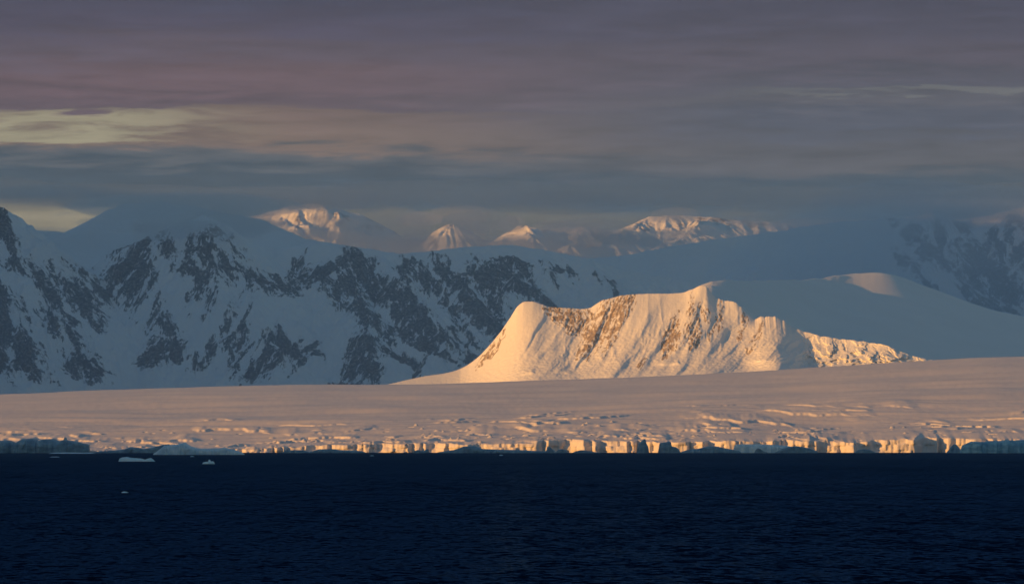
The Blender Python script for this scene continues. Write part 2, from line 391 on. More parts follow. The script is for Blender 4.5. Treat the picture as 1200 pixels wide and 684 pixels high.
# ================================================================== sunlit bluff and the snow dome behind it
BLUFF = snow_rock('bluff_snow', snow=(.80, .80, .80), rock=(.42, .33, .25), rock2=(.22, .17, .125), nscale=.06, namp=.6, bump=1.5, bscale=.07, edge=.06)
def build_bluff():
    u = np.arange(430, 1300, .8)
    rim = smooth_poly([(420, 462), (440, 453), (470, 447), (500, 441), (520, 437.5), (540, 433), (550, 427), (562, 417), (575, 403), (588, 387), (598, 372), (606, 359), (613, 353.5), (624, 353), (636, 356.5), (642, 359.5), (660, 360.5), (680, 362), (691, 361.5),
                       (697, 357), (705, 352), (718, 349), (728, 346), (745, 344.5), (765, 344), (785, 344), (800, 343), (812, 338.5), (820, 334.5), (828, 335), (838, 349), (848, 352), (860, 353.5), (867, 358), (875, 367), (884, 374), (892, 371), (900, 370.5), (911, 371.5),
                       (920, 376), (927, 382), (942, 388), (960, 393), (980, 396.5), (1000, 398.5), (1022, 401.5), (1038, 404), (1050, 410), (1070, 417), (1120, 428), (1200, 440), (1300, 455)], u, 2.2)
    rim = rim + 2.2 * fbm(u / 6 + 3, u * 0 + 6, 4) * sstep(836, 842, u) * sstep(935, 925, u) + .8 * fbm(u / 9, u * 0, 4) * sstep(540, 620, u) + 1.6 * np.maximum(0, noise(u / 7, u * 0 + 4)) * sstep(900, 950, u)
    back = smooth_poly([(430, 470), (780, 352), (812, 341), (822, 334.5), (834, 330), (850, 328.5), (880, 327.5), (930, 329), (958, 325.5), (985, 322), (1008, 319.5), (1025, 318.6), (1042, 319.2), (1058, 322.5), (1072, 328), (1090, 334.5), (1110, 342), (1130, 350), (1160, 361), (1200, 369.5), (1250, 378), (1300, 384)], u, 3)
    bs = np.convolve(np.pad(back, 24, 'edge'), np.hanning(51)[1:-1] / np.hanning(51).sum(), 'valid'); back = back + (bs - back) * sstep(850, 900, u)
    Yr = smooth_poly([(330, 19700), (430, 19780), (560, 19980), (830, 20000), (930, 19900), (1050, 19750), (1400, 19700)], u, 50)
    XR = (u - 600) / F * Yr
    Zr = wz(rim, Yr)
    Yb = smooth_poly([(430, 20400), (780, 20400), (835, 20600), (850, 20700), (880, 21100), (930, 21700), (1000, 22300), (1150, 22400), (1400, 22400)], u, 40)
    Zb = wz(back, Yb)
    Zb = np.where(u < 800, np.minimum(Zb, Zr - 40), Zb)
    basev = smooth_poly([(430, 474), (600, 460), (780, 450), (900, 440), (1000, 433), (1050, 434), (1120, 440), (1300, 465)], u, 10)
    H = np.maximum(Zr - wz(basev, 19500), 3)
    def blur(a, n):
        k = np.hanning(2 * n + 3)[1:-1]; k /= k.sum(); return np.convolve(np.pad(a, n, 'edge'), k, 'valid')
    Zs1 = blur(Zr, 55); Hs = blur(H, 40)
    Dp = Hs / .62 + 40
    n1 = 230
    rowsX, rowsY, rowsZ, rowsU, rowsS = [], [], [], [], []
    s = np.linspace(0, 1, n1)[:, None]              # 0 = foot, 1 = rim
    UU = np.repeat(u[None, :], n1, 0)
    dn = 1 - s                                      # 0 at the rim
    lean = UU + 75 * dn + 6 * fbm(UU / 30, dn * 3, 3)
    prof = .50 * s ** 2.3 + .50 * s
    tail = sstep(934, 950, UU)                      # broken icefall at the right end
    wt = 1 + (np.clip((s - .55) / .45, 0, 1) ** 2 - 1) * sstep(500, 640, UU)
    Ztop = Zs1[None, :] * (1 - wt) + Zr[None, :] * wt
    Zft = (Zr - H)[None, :]
    zf = Zft + (Ztop - Zft) * prof
    body = np.sin(np.pi * np.clip(s, 0, 1) ** .8) ** .8
    off = np.zeros_like(UU)
    # ribs: (column of the sharp edge, width of the sunny side, width of the shaded side, metres forward)
    for (c0, wl, wr, am, lo, hi) in ((640, 26, 5, 20, .3, 1), (668, 16, 6, 16, .4, 1), (690, 14, 5, 14, .35, 1), (716, 22, 7, 34, .3, 1), (742, 18, 7, 32, .25, 1), (772, 24, 12, 30, .1, 1),
                                     (800, 20, 9, 26, 0, .9), (826, 20, 9, 34, 0, 1), (846, 16, 8, 30, 0, 1), (868, 16, 7, 24, 0, .95), (890, 14, 6, 18, .1, .9)):
        uu = lean + 0.0
        rib = sstep(c0 - wl, c0, uu) - sstep(c0, c0 + wr, uu)
        off -= .42 * am * (.6 + 1.1 * fbm(UU / 60, dn * 2 + c0, 2)) * rib * sstep(lo - .1, lo + .2, s) * sstep(hi + .12, hi - .2, s) * (1 - tail)
    # great curved spur whose right flank lies in shade
    edge = 903 + 12 * np.clip((s - .15) / .8, 0, 1) ** 2.2 * 1.0
    spur = sstep(850, 903, UU) ** 1.3 * sstep(edge + 34, edge - 1, UU)
    off -= 115 * spur * np.clip((1 - s) / .6, 0, 1) ** .8
    # flutes and crumbling
    fl = ridged(lean / 11, dn * 2.2 + 3, 4)
    off -= 46 * fbm(lean / 52 + 5, dn * 1.6, 3) * body * (1 - tail) * sstep(575, 660, UU)
    pm = np.maximum(sstep(-.1, .35, fbm(UU / 40 + 9, dn * 3, 3)), 1.3 * sstep(845, 870, UU))
    off -= 13 * sstep(.25, .62, s) * (ridged(UU / 27 + 38 * dn / 27 + .9 * fbm(UU / 40, dn * 2, 2), dn * 2.2 + 4, 4, .6) - .45) * body * (1 - tail) * sstep(585, 650, UU)
    off -= (1.5 + 5 * pm) * (fl - .4) * body * (1 - tail) * sstep(560, 640, UU)
    off -= 1.5 * (ridged(lean / 3.4, dn * 1.6 + 8, 3, .6) - .5) * body * (1 - tail) * sstep(590, 650, UU) * (.35 + sstep(-.15, .3, fbm(UU / 28 + 2, dn * 3 + 5, 3)))
    # icefall blocks
    wu = UU + 4 * fbm(UU / 8, dn * 9, 3)
    cell = np.round(2.2 * fbm(wu / 24, dn * 2.2 + 11, 3) * 2) / 2
    off -= tail * (23 * cell + 8 * fbm(UU / 10, dn * 5 + 2, 4)) * np.sin(np.pi * np.clip(s * .93 + .05, 0, 1)) ** .6
    YF = Yr[None, :] - Dp[None, :] * (1 - s) + off
    XF = np.repeat(XR[None, :], n1, 0)
    ZF = zf + 1.6 * fbm(UU / 4, dn * 40, 3) * body
    # faint bergschrund steps low on the snow apron
    ph = s - .33 - .06 * fbm(UU / 45, UU * 0 + 2, 3)
    ZF += 5 * (sstep(-.012, .012, ph) - sstep(.012, .12, ph)) * sstep(.1, .3, fbm(UU / 40, UU * 0 + 7, 2)) * (1 - tail) * sstep(585, 620, UU)
    rx = [XF]; ry = [YF]; rz = [ZF]; rr = []
    uF, vF = project(XF, YF, ZF)
    P = [(664, 374, 20, 9, 40, .8), (682, 376, 16, 9, 60, .7), (652, 368, 12, 5, 20, .6), (712, 366, 22, 8, 115, .8), (727, 364, 24, 7, 112, .8), (736, 354, 14, 6, 110, .7), (700, 392, 20, 6, 118, .6), (718, 395, 16, 4, 118, .5), (690, 400, 16, 5, 125, .5),
         (786, 398, 14, 7, 100, .8), (781, 408, 10, 5, 110, .8), (790, 386, 14, 5, 100, .7), (817, 395, 9, 4, 100, .8), (812, 386, 16, 4, 100, .6), (826, 366, 8, 4, 60, .7), (835, 386, 10, 3, 100, .5), (808, 372, 20, 3, 100, .5),
         (578, 408, 16, 3, 125, .6), (570, 416, 14, 3, 125, .6), (752, 426, 8, 2, 130, .6), (845, 372, 12, 3, 95, .35), (870, 384, 12, 3, 105, .4), (884, 396, 14, 3, 115, .35)]
    P = [(q[0], q[1], q[2] * .9, q[3] * .85, q[4], q[5] * .20) for q in P]
    rk = rock_patches(uF, vF, P, 3.0, 2.6, 3.2, .85)
    rk = rk + (.16 * fbm(lean / 1.6, dn * 7 + 3, 4, .6) + .10 * fbm(lean / 5, dn * 9 + 1, 3)) * sstep(.15, .4, rk)
    rg = blur_rows(np.clip((rk - .25) / .4, 0, 1))
    YF -= rg * (9 * (ridged(lean / 5, dn * 16, 4, .6) - .35) + 4 * fbm(UU / 2.2, dn * 45, 3))
    rx = [XF]; ry = [YF]
    rr.append(rk)
    # dome
    gap = 800 * sstep(845, 1010, u)
    Yb = Yb + gap; Zb = np.where(u < 800, Zb, wz(back, Yb))
    Yd0 = Yr + gap; Zd0 = np.where(gap > 1, wz(rim, Yd0) - 10 * sstep(0, 300, gap), Zr); Xd0 = (u - 600) / F * Yd0
    rx.append(((XR + Xd0) / 2)[None, :]); ry.append(((Yr + Yd0) / 2 + .5)[None, :]); rz.append((Zr - 55 * sstep(0, 700, gap))[None, :]); rr.append(np.zeros((1, len(u))))
    Yd0 = Yd0 + 1.0
    n2 = 110
    tt = np.linspace(0, 1, n2)[:, None]
    XD = Xd0[None, :] * (1 - tt) + ((u - 600) / F * Yb)[None, :] * tt
    YD = Yd0[None, :] * (1 - tt) + Yb[None, :] * tt
    Zs = blur(Zd0, 70)
    bl = sstep(0, .08, tt)
    Zr0 = Zd0[None, :] * (1 - bl) + Zs[None, :] * bl
    ease = np.where(u[None, :] > 835, 1 - (1 - tt) ** 1.05, tt)
    ZD = Zr0 + (Zb[None, :] - Zr0) * ease
    Ud = np.repeat(u[None, :], n2, 0)
    ZD += 20 * fbm(XD / 520 + 3, YD / 520, 3) * 1.0 + 4 * fbm(XD / 140, YD / 260 + 9, 3) * np.sin(np.pi * tt) * sstep(835, 900, Ud) + 1.5 * fbm(XD / 60, YD / 110, 3) * np.sin(np.pi * tt)
    wide = np.array([blur(row, 110) for row in ZD])
    ZD = ZD + (wide - ZD) * sstep(.0, .16, tt) * sstep(1, .72, tt) * sstep(835, 900, Ud)
    for _ in range(250):                              # wind-smoothed
        q = ZD.copy(); q[1:-1, 1:-1] = .25 * (ZD[:-2, 1:-1] + ZD[2:, 1:-1] + ZD[1:-1, :-2] + ZD[1:-1, 2:]); q[:6] = ZD[:6]; q[-4:] = ZD[-4:]; ZD = np.where(Ud > 835, q, ZD)
    rx.append(XD); ry.append(YD); rz.append(ZD); rr.append(np.zeros_like(XD))
    if DEBUG:
        for uu in range(840, 1240, 40):
            j = int((uu - 430) / .8)
            L_ = []
            for i in (10, 30, 55, 80, 100):
                e1 = np.array([XD[i, j + 2] - XD[i, j - 2], YD[i, j + 2] - YD[i, j - 2], ZD[i, j + 2] - ZD[i, j - 2]]); e2 = np.array([XD[i + 2, j] - XD[i - 2, j], YD[i + 2, j] - YD[i - 2, j], ZD[i + 2, j] - ZD[i - 2, j]])
                n = np.cross(e1, e2); n /= np.linalg.norm(n); L_.append(round(float(n @ np.array(to_sun)), 3))
            print('DOME', uu, L_)
    for k, (dy, dz) in enumerate(((60, 6), (250, 40), (700, 160), (1500, 420), (2200, 700))):
        rx.append(XD[-1:]); ry.append(YD[-1:] + dy); rz.append(ZD[-1:] - dz); rr.append(np.zeros_like(XD[-1:]))
    grid('snow_bluff', np.concatenate(rx), np.concatenate(ry), np.concatenate(rz), BLUFF, np.concatenate(rr))
build_bluff()

# ================================================================== shaded mountains behind
MOUNT = snow_rock('mountain_snow', snow=(.80, .83, .86), rock=(.075, .082, .098), rock2=(.028, .031, .040), nscale=.022, namp=.75, bump=6, bscale=.02, edge=.12)
def fall_lines(H, X, Y, seed, n=15, step=.9, grain=1):
    """white noise smeared down the slope: ribs and chutes that follow the fall line"""
    b = H
    for _ in range(5): b = blur_rows(b)
    gy, gx = np.gradient(b); gx = gx / np.gradient(X, axis=1); gy = gy / np.gradient(Y, axis=0)
    gx = gx / np.gradient(X, axis=1); gy = gy / np.gradient(Y, axis=0)      # grid steps
    l = np.hypot(gx, gy) + 1e-9; gx /= l; gy /= l
    N = np.random.RandomState(seed).rand(*H.shape)
    for _ in range(grain): N = blur_rows(N)
    nr, nc = H.shape; J, I = np.meshgrid(np.arange(nc, dtype=float), np.arange(nr, dtype=float))
    acc = N.copy()
    for sg in (1, -1):
        i, j = I.copy(), J.copy()
        for k in range(n):
            ii = np.clip(i, 0, nr - 1).astype(int); jj = np.clip(j, 0, nc - 1).astype(int)
            i = i + sg * step * gy[ii, jj]; j = j + sg * step * gx[ii, jj]
            acc += N[np.clip(np.rint(i), 0, nr - 1).astype(int), np.clip(np.rint(j), 0, nc - 1).astype(int)]
    acc -= acc.mean(); return acc / (acc.std() + 1e-9)

def rib_rock(rk, H, XX, YY, seed=3):
    b = H
    for _ in range(3): b = blur_rows(b)
    c = H - b; c = c / (np.std(c) + 1e-6)
    f1 = fall_lines(H, XX, YY, seed, 16, .9, 0); f2 = fall_lines(H, XX, YY, seed + 1, 30, 1.1, 2)
    return rk + (.10 * np.clip(c, -1.5, 1.5) + .07 * f1 + .15 * f2) * sstep(.2, .42, rk)

def build_left_range():
    X = np.linspace(float(wx(-70, 30000)), float(wx(880, 30000)), 1050); Y = np.concatenate([np.linspace(28100, 30120, 400), np.linspace(30140, 31600, 40)])
    XX, YY = np.meshgrid(X, Y)
    wxn = XX + 70 * fbm(XX / 350, YY / 350, 4) + 18 * fbm(XX / 70, YY / 70, 3); wyn = YY + 70 * fbm(XX / 350 + 50, YY / 350, 4) + 18 * fbm(XX / 70, YY / 70 + 30, 3)
    K = 30000
    rid = [
        ([(-120, 236, K - 300), (-30, 240, K - 300), (0, 246, K - 300), (10, 256, K - 260), (16, 272, K - 230), (23, 291, K - 200), (40, 301, K - 100), (60, 312, K), (88, 322, K), (108, 319, K), (130, 308, K - 50), (150, 290, K - 100), (165, 281, K - 100), (185, 271, K - 100), (210, 261, K - 100),
          (235, 254, K - 100), (256, 261, K - 80), (275, 272, K - 50), (292, 285, K), (320, 291, K + 30), (345, 289, K + 30), (370, 284, K + 30), (410, 287, K + 30), (440, 293, K + 30), (465, 298, K + 20), (500, 295, K), (550, 289, K), (600, 287, K), (640, 292, K), (690, 303, K), (740, 318, K), (800, 328, K), (900, 336, K)], .70),
        ([(10, 256, K - 260), (22, 300, K - 500), (38, 345, K - 800), (70, 385, K - 1050), (105, 420, K - 1300), (125, 452, K - 1500)], .75),
        ([(-60, 300, K - 500), (-20, 350, K - 900), (20, 400, K - 1200), (45, 440, K - 1450)], .75),
        ([(168, 280, K - 100), (178, 320, K - 400), (185, 365, K - 750), (195, 400, K - 1000), (190, 430, K - 1250)], .7),
        ([(240, 255, K - 100), (250, 300, K - 330), (262, 345, K - 650), (290, 385, K - 950), (330, 412, K - 1200), (320, 440, K - 1400)], .66),
        ([(285, 280, K), (300, 320, K - 300), (318, 350, K - 600)], .66),
        ([(372, 284, K + 30), (395, 320, K - 260), (425, 360, K - 620), (436, 395, K - 950), (425, 440, K - 1300)], .66),
        ([(440, 293, K + 30), (470, 325, K - 260), (500, 360, K - 600), (530, 395, K - 900), (560, 425, K - 1200)], .66),
        ([(520, 292, K), (545, 325, K - 260), (570, 365, K - 650), (600, 410, K - 1050)], .66),
        ([(600, 287, K), (612, 320, K - 260), (640, 360, K - 650), (670, 400, K - 1050)], .66),
        ([(690, 303, K), (706, 325, K - 260), (720, 350, K - 550)], .6)]
    H = ridge_height(wxn, wyn, rid)
    rough = sstep(29980, 29700, YY)
    H += rough * (40 * (ridged(wxn / 190, wyn / 300, 5, .55) - .45) + 10 * fbm(XX / 45, YY / 45, 4)) + 3 * fbm(XX / 60, YY / 60, 3)
    floor_ = 225 + .10 * (YY - 28200) + 14 * fbm(XX / 300, YY / 300, 3)
    k = 60.0
    H = np.where(np.abs(H - floor_) < k, np.maximum(H, floor_) + (k - np.abs(H - floor_)) ** 2 / (4 * k), np.maximum(H, floor_))
    fl = fall_lines(H, XX, YY, 9, 40, 1.2, 2); fs = fall_lines(H, XX, YY, 10, 22, 1.0, 1)
    H = H + rough * (5.0 * fl + 2.0 * fs) * sstep(floor_ + 20, floor_ + 160, H)
    u, v = project(XX, YY, H)
    P = [  # far left wall
        (6, 262, 22, 7, 70), (12, 285, 22, 8, 60), (16, 310, 14, 10, 55, .8), (38, 318, 22, 7, 55, .9), (55, 340, 32, 10, 55), (8, 345, 30, 10, 50), (4, 375, 40, 16, 55, 1.1), (18, 400, 42, 16, 45, 1.1), (30, 425, 28, 10, 40), (5, 425, 24, 14, 60, 1.1), (75, 352, 30, 16, 50, .9), (95, 345, 30, 18, 60, .9),
        (60, 375, 26, 8, 55, .8), (88, 395, 24, 9, 55, .9), (100, 425, 26, 13, 30, 1.2), (112, 440, 16, 9, 20), (84, 432, 14, 6, 60), (65, 448, 5, 3, 0), (12, 468, 14, 3, 170),
        # saddle and pyramid peak
        (70, 325, 26, 9, 30, .8), (95, 362, 26, 14, 40, .8), (120, 340, 20, 9, 60, .8), (140, 318, 28, 16, 110, 1.1), (155, 305, 26, 14, 100, 1.1), (168, 290, 18, 10, 80, 1), (130, 335, 26, 10, 120, .9), (158, 334, 22, 7, 115, .8), (175, 320, 26, 7, 75, .7), (165, 355, 18, 6, 120, .6), (180, 372, 20, 4, 120, .5),
        (200, 292, 22, 10, 60, .8), (222, 288, 22, 9, 120, .9), (240, 292, 18, 9, 70, .8), (220, 314, 18, 9, 20, .9), (235, 332, 26, 8, 110, .7), (245, 350, 24, 6, 105, .7), (260, 300, 20, 5, 60, .6), (265, 318, 16, 6, 60, .7), (288, 320, 22, 5, 55, .7), (252, 270, 14, 4, 20, .5), (275, 292, 18, 4, 50, .6),
        # lower outcrops of the pyramid
        (195, 385, 18, 7, 75, .9), (190, 410, 24, 15, 150, 1.3), (172, 422, 14, 9, 160, 1.2), (208, 414, 14, 8, 110, 1), (228, 424, 10, 8, 100, .9), (247, 412, 20, 8, 115, 1.1), (265, 378, 22, 5, 110, .7), (275, 365, 18, 4, 110, .6), (285, 375, 26, 4, 110, .7), (268, 400, 20, 4, 120, .7), (282, 420, 18, 4, 120, .6), (296, 432, 16, 7, 130, .9),
        # middle
        (300, 320, 24, 5, 55, .8), (318, 330, 24, 8, 20, 1.0), (335, 338, 22, 8, 5, 1.1), (352, 328, 18, 10, 150, 1), (345, 315, 18, 5, 120, .6), (378, 325, 14, 6, 40, .9), (392, 312, 22, 9, 150, 1.0), (418, 302, 14, 9, 60, 1.2), (425, 318, 26, 16, 60, 1.3), (415, 340, 24, 13, 60, 1.2), (400, 352, 22, 10, 40, 1.1), (425, 365, 22, 12, 70, 1.2), (438, 340, 18, 12, 60, 1.1),
        (310, 410, 20, 9, 110, 1.1), (330, 405, 18, 8, 60, 1), (318, 425, 20, 8, 130, 1.1), (296, 438, 16, 7, 150, 1.1), (345, 412, 16, 5, 120, .9), (360, 408, 14, 5, 150, .9), (352, 424, 14, 6, 130, 1), (368, 414, 8, 4, 20, .9), (330, 392, 14, 4, 60, .7), (280, 402, 20, 5, 115, .8),
        (418, 412, 24, 12, 110, 1.3), (412, 434, 20, 10, 100, 1.3), (428, 425, 24, 10, 110, 1.1), (405, 450, 18, 5, 175, 1.2), (440, 440, 22, 9, 105, 1.1), (434, 405, 14, 6, 60, .9), (452, 412, 12, 4, 30, .8), (468, 420, 18, 4, 10, .9), (483, 424, 12, 4, 40, .8), (490, 436, 12, 3, 120, .7), (448, 395, 12, 4, 60, .6),
        # right of centre: broad dark walls
        (452, 335, 22, 9, 50, 1), (470, 345, 28, 12, 45, 1.1), (462, 365, 22, 10, 60, 1.1), (485, 368, 28, 14, 40, 1.3), (505, 385, 26, 14, 40, 1.3), (440, 378, 16, 8, 60, 1), (455, 395, 14, 7, 70, 1), (498, 402, 18, 8, 20, 1.1), (520, 398, 16, 8, 40, 1), (470, 390, 12, 5, 20, .8), (508, 410, 14, 5, 30, .9),
        (470, 318, 14, 5, 50, .7), (488, 322, 22, 6, 55, .8), (505, 330, 26, 8, 50, .9), (520, 318, 20, 10, 60, 1), (535, 330, 26, 12, 50, 1.1), (548, 350, 28, 10, 50, 1), (530, 360, 18, 8, 50, .9), (560, 322, 22, 12, 50, 1), (575, 335, 28, 14, 50, 1.1), (590, 318, 18, 14, 40, 1.2), (605, 325, 24, 14, 50, 1.2), (622, 340, 28, 12, 50, 1.1), (560, 368, 30, 12, 45, 1.1), (580, 385, 26, 12, 45, 1), (575, 355, 24, 10, 50, 1),
        (640, 355, 18, 8, 50, .9), (645, 325, 14, 5, 60, .7), (655, 315, 10, 4, 40, .6), (668, 318, 12, 4, 60, .6), (605, 308, 14, 4, 20, .7), (540, 405, 24, 8, 50, .9), (550, 395, 20, 7, 60, .9), (518, 415, 12, 5, 30, .8), (532, 425, 8, 4, 40, .7), (547, 418, 10, 5, 100, .8), (700, 325, 8, 2.5, 50, .7), (716, 330, 9, 3, 50, .7), (722, 342, 8, 3, 60, .6), (748, 343, 5, 2, 0, .6)]
    rk = rock_patches(u, v, P, 1.0, 3.0, 6.5, .62)
    grid('mountain_range', XX, YY, H, MOUNT, rib_rock(rk, H, XX, YY))
build_left_range()

MOUNT2 = snow_rock('far_mountain_snow', snow=(.80, .82, .85), rock=(.12, .10, .10), rock2=(.06, .05, .05), nscale=.018, namp=1.0, bump=5, bscale=.015, edge=.16)
def build_right_massif():
    K = 34000
    X = np.linspace(float(wx(560, K)), float(wx(1330, K)), 800); Y = np.concatenate([np.linspace(31800, 34300, 300), np.linspace(34320, 36500, 30)])
    XX, YY = np.meshgrid(X, Y)
    w1 = XX + 50 * fbm(XX / 300, YY / 300, 4); w2 = YY + 50 * fbm(XX / 300 + 20, YY / 300, 4)
    rid = [([(560, 322, K), (640, 312, K), (690, 304, K), (740, 298, K), (790, 290, K), (850, 280, K), (900, 272, K), (940, 266, K), (990, 260, K), (1040, 256, K - 100), (1075, 253, K - 200), (1092, 251, K - 200), (1128, 259, K - 200), (1150, 254, K - 150), (1180, 247, K - 100), (1230, 238, K - 100), (1330, 230, K)], .45),
           ([(1045, 257, K - 150), (1060, 280, K - 500), (1080, 300, K - 800), (1110, 320, K - 1100), (1150, 350, K - 1500), (1200, 378, K - 1900)], .6),
           ([(1092, 251, K - 200), (1110, 280, K - 550), (1140, 310, K - 950), (1180, 340, K - 1300)], .6),
           ([(1180, 247, K - 100), (1195, 280, K - 500), (1230, 320, K - 900)], .6)]
    H = ridge_height(w1, w2, rid, .5, 60)
    H += 14 * (ridged(w1 / 200, w2 / 300, 4) - .45) * sstep(1030, 1080, 600 + XX / K * F) + 10 * fbm(XX / 350, YY / 450, 4)
    fl = 200 + .26 * (np.minimum(YY, 33300) - 31800) + 30 * fbm(XX / 900, YY / 900, 3)
    kk = 90.
    H = np.where(np.abs(H - fl) < kk, np.maximum(H, fl) + (kk - np.abs(H - fl)) ** 2 / (4 * kk), np.maximum(H, fl))
    H = H + 2.5 * fall_lines(H, XX, YY, 19, 40, 1.2, 3) * sstep(34250, 34000, YY) + 5 * fbm(XX / 120, YY / 160, 4)
    u, v = project(XX, YY, H)
    P = [(1056, 268, 14, 5, 40, .8), (1072, 280, 20, 7, 45, .8), (1090, 292, 28, 12, 50, 1), (1108, 280, 22, 10, 60, .9), (1128, 270, 14, 10, 70, 1), (1112, 310, 28, 10, 45, .9), (1135, 318, 32, 12, 45, 1), (1150, 300, 28, 12, 50, 1), (1165, 282, 22, 10, 60, .8), (1170, 325, 30, 10, 45, .9), (1180, 345, 28, 8, 40, .9), (1198, 300, 30, 12, 60, .9), (1195, 262, 18, 6, 60, .6), (1185, 270, 14, 5, 80, .6),
         (1078, 322, 30, 5, 45, .8), (1062, 310, 16, 4, 45, .6), (1140, 350, 26, 5, 45, .9), (1165, 362, 26, 6, 40, 1), (1190, 368, 18, 6, 40, 1), (1200, 345, 26, 8, 50, .9), (1230, 330, 40, 20, 50, .9), (1220, 290, 30, 14, 60, .8), (1150, 340, 20, 5, 40, .7)]
    grid('snowfield_massif', XX, YY, H, MOUNT2, rib_rock(rock_patches(u, v, P, 5.0, 3.0, 7.0, .6), H, XX, YY))
build_right_massif()

def build_far_left():
    K = 38500
    X = np.linspace(float(wx(-80, K)), float(wx(480, K)), 320); Y = np.linspace(36800, 40000, 140)
    XX, YY = np.meshgrid(X, Y)
    rid = [([(-80, 262, K), (0, 262, K), (20, 265, K), (48, 270, K), (68, 271, K), (80, 273, K), (98, 269, K), (112, 262, K), (122, 254, K), (133, 245, K), (150, 239, K), (190, 237, K), (240, 244, K), (300, 256, K), (360, 280, K), (480, 300, K)], .55),
           ([(122, 254, K), (90, 275, K - 400), (60, 300, K - 900)], .55), ([(190, 237, K), (210, 275, K - 700)], .55)]
    H = ridge_height(XX + 40 * fbm(XX / 300, YY / 300, 3), YY, rid, .55, 30) + 12 * (ridged(XX / 260, YY / 260, 4) - .45) * sstep(K - 30, K - 250, YY)
    H = np.maximum(H, 150)
    grid('far_mountain', XX, YY, H, MOUNT2, np.zeros_like(XX))
build_far_left()

def build_far_peaks():
    K = 46000
    X = np.linspace(float(wx(200, K)), float(wx(1150, K)), 760); Y = np.concatenate([np.linspace(43000, 46500, 330), np.linspace(46550, 49000, 30)])
    XX, YY = np.meshgrid(X, Y)
    w1 = XX + 60 * fbm(XX / 400, YY / 400, 4); w2 = YY + 60 * fbm(XX / 400 + 20, YY / 400, 4)
    rid = [([(200, 262, K), (270, 258, K), (300, 252, K), (325, 246, K), (345, 240, K), (372, 238, K), (395, 244, K), (418, 250, K), (440, 272, K), (470, 282, K), (500, 280, K)], .6),
           ([(325, 246, K), (335, 262, K - 400), (362, 278, K - 900)], .7), ([(395, 244, K), (392, 262, K - 400), (402, 280, K - 900)], .7), ([(345, 240, K), (352, 258, K - 350), (373, 276, K - 800)], .7),
           ([(500, 284, K - 200), (520, 272, K - 200), (530, 265, K - 200), (541, 268, K - 200), (556, 280, K - 200), (580, 282, K - 200), (600, 270, K - 200), (612, 264, K - 200), (630, 267, K - 200), (650, 277, K - 200), (670, 283, K - 200)], .6),
           ([(612, 264, K - 200), (622, 275, K - 600)], .6),
           ([(640, 268, K), (680, 266, K), (705, 268, K), (720, 270, K), (745, 262, K), (762, 254, K), (790, 252, K), (830, 254, K), (860, 258, K), (900, 260, K), (940, 262, K), (1000, 262, K), (1150, 255, K)], .45),
           ([(830, 254, K), (815, 268, K - 500), (790, 284, K - 1000), (760, 298, K - 1500), (720, 308, K - 2000)], .45),
           ([(762, 254, K), (740, 270, K - 400), (700, 285, K - 900), (650, 292, K - 1300)], .4)]
    H = ridge_height(w1, w2, rid, .5, 30) + 60 * (ridged(w1 / 480, w2 / 600, 6, .58) - .45) * sstep(45900, 45600, YY) + 6 * fbm(XX / 90, YY / 90, 3)
    fl = 700 + .22 * (np.minimum(YY, 44800) - 43000) + 60 * fbm(XX / 900, YY / 900, 3)
    H = H + 11 * fall_lines(H, XX, YY, 31, 30, 1.1, 1) * sstep(46000, 45700, YY)
    H = np.maximum(H, fl)
    grid('distant_peaks', XX, YY, H, MOUNT2, .30 + .42 * fbm(XX / 160, YY / 420, 5, .6) + .12 * ridged(XX / 90, YY / 90, 3))
build_far_peaks()

# ------------------------------------------------------------------ unseen ridges added past the left edge to shade sea and mountains
def build_shade_ridges():
    X = np.linspace(-9000, -1150, 170); Y = np.linspace(-6000, 11500, 300); XX, YY = np.meshgrid(X, Y)
    def lines(P, sl, n=1):
        H = np.full(XX.shape, -500.)
        for (x0, y0, z0), (x1, y1, z1) in zip(P[:-1], P[1:]):
            dx, dy = x1 - x0, y1 - y0
            t = np.clip(((XX - x0) * dx + (YY - y0) * dy) / (dx * dx + dy * dy), 0, 1)
            H = np.maximum(H, z0 + t * (z1 - z0) - sl * np.hypot(XX - x0 - t * dx, YY - y0 - t * dy))
        return H
    H = lines([(-8200, 9000, 840), (-6000, 9000, 852), (-3200, 9000, 852), (-2800, 8900, 760)], .70)  # added ridge, crest set so its shadow covers sea and bergs
    H = np.maximum(H, lines([(-2900, 8900, 850), (-3000, 6000, 800), (-3100, 3000, 780), (-3100, -3000, 760), (-3300, -5200, 500)], .6))
    H = H + 26 * fbm(XX / 260, YY / 260, 5)
    H = np.where(H < 0, -5, H)
    grid('sea_shade_ridge', XX, YY, H, MOUNT, .5 + .5 * fbm(XX / 120, YY / 120, 4) - .1)
    X = np.linspace(-9500, -2900, 150); Y = np.concatenate([np.linspace(15500, 18000, 90), np.linspace(18060, 41500, 390)]); XX, YY = np.meshgrid(X, Y)
    H = lines([(-5300, 23400, 2000), (-5300, 25500, 2550), (-5300, 28000, 2460), (-5300, 29000, 2445), (-5300, 32000, 2400), (-5300, 33300, 2150), (-5300, 38600, 2150), (-5300, 39300, 1700)], np.where(YY < 22500, 2.3, 1.25)) + 50 * fbm(XX / 500, YY / 500, 5)  # added ridge, heights set to shade the back mountains and the dome
    H = np.minimum(H, 1950 - 7 * np.clip(17180 - YY, 0, None) + 4000 * (YY > 17180))
    H = np.where(H < 0, -5, H)
    grid('mountain_shade_ridge', XX, YY, H, MOUNT, .5 + .5 * fbm(XX / 200, YY / 200, 4) - .05)
build_shade_ridges()

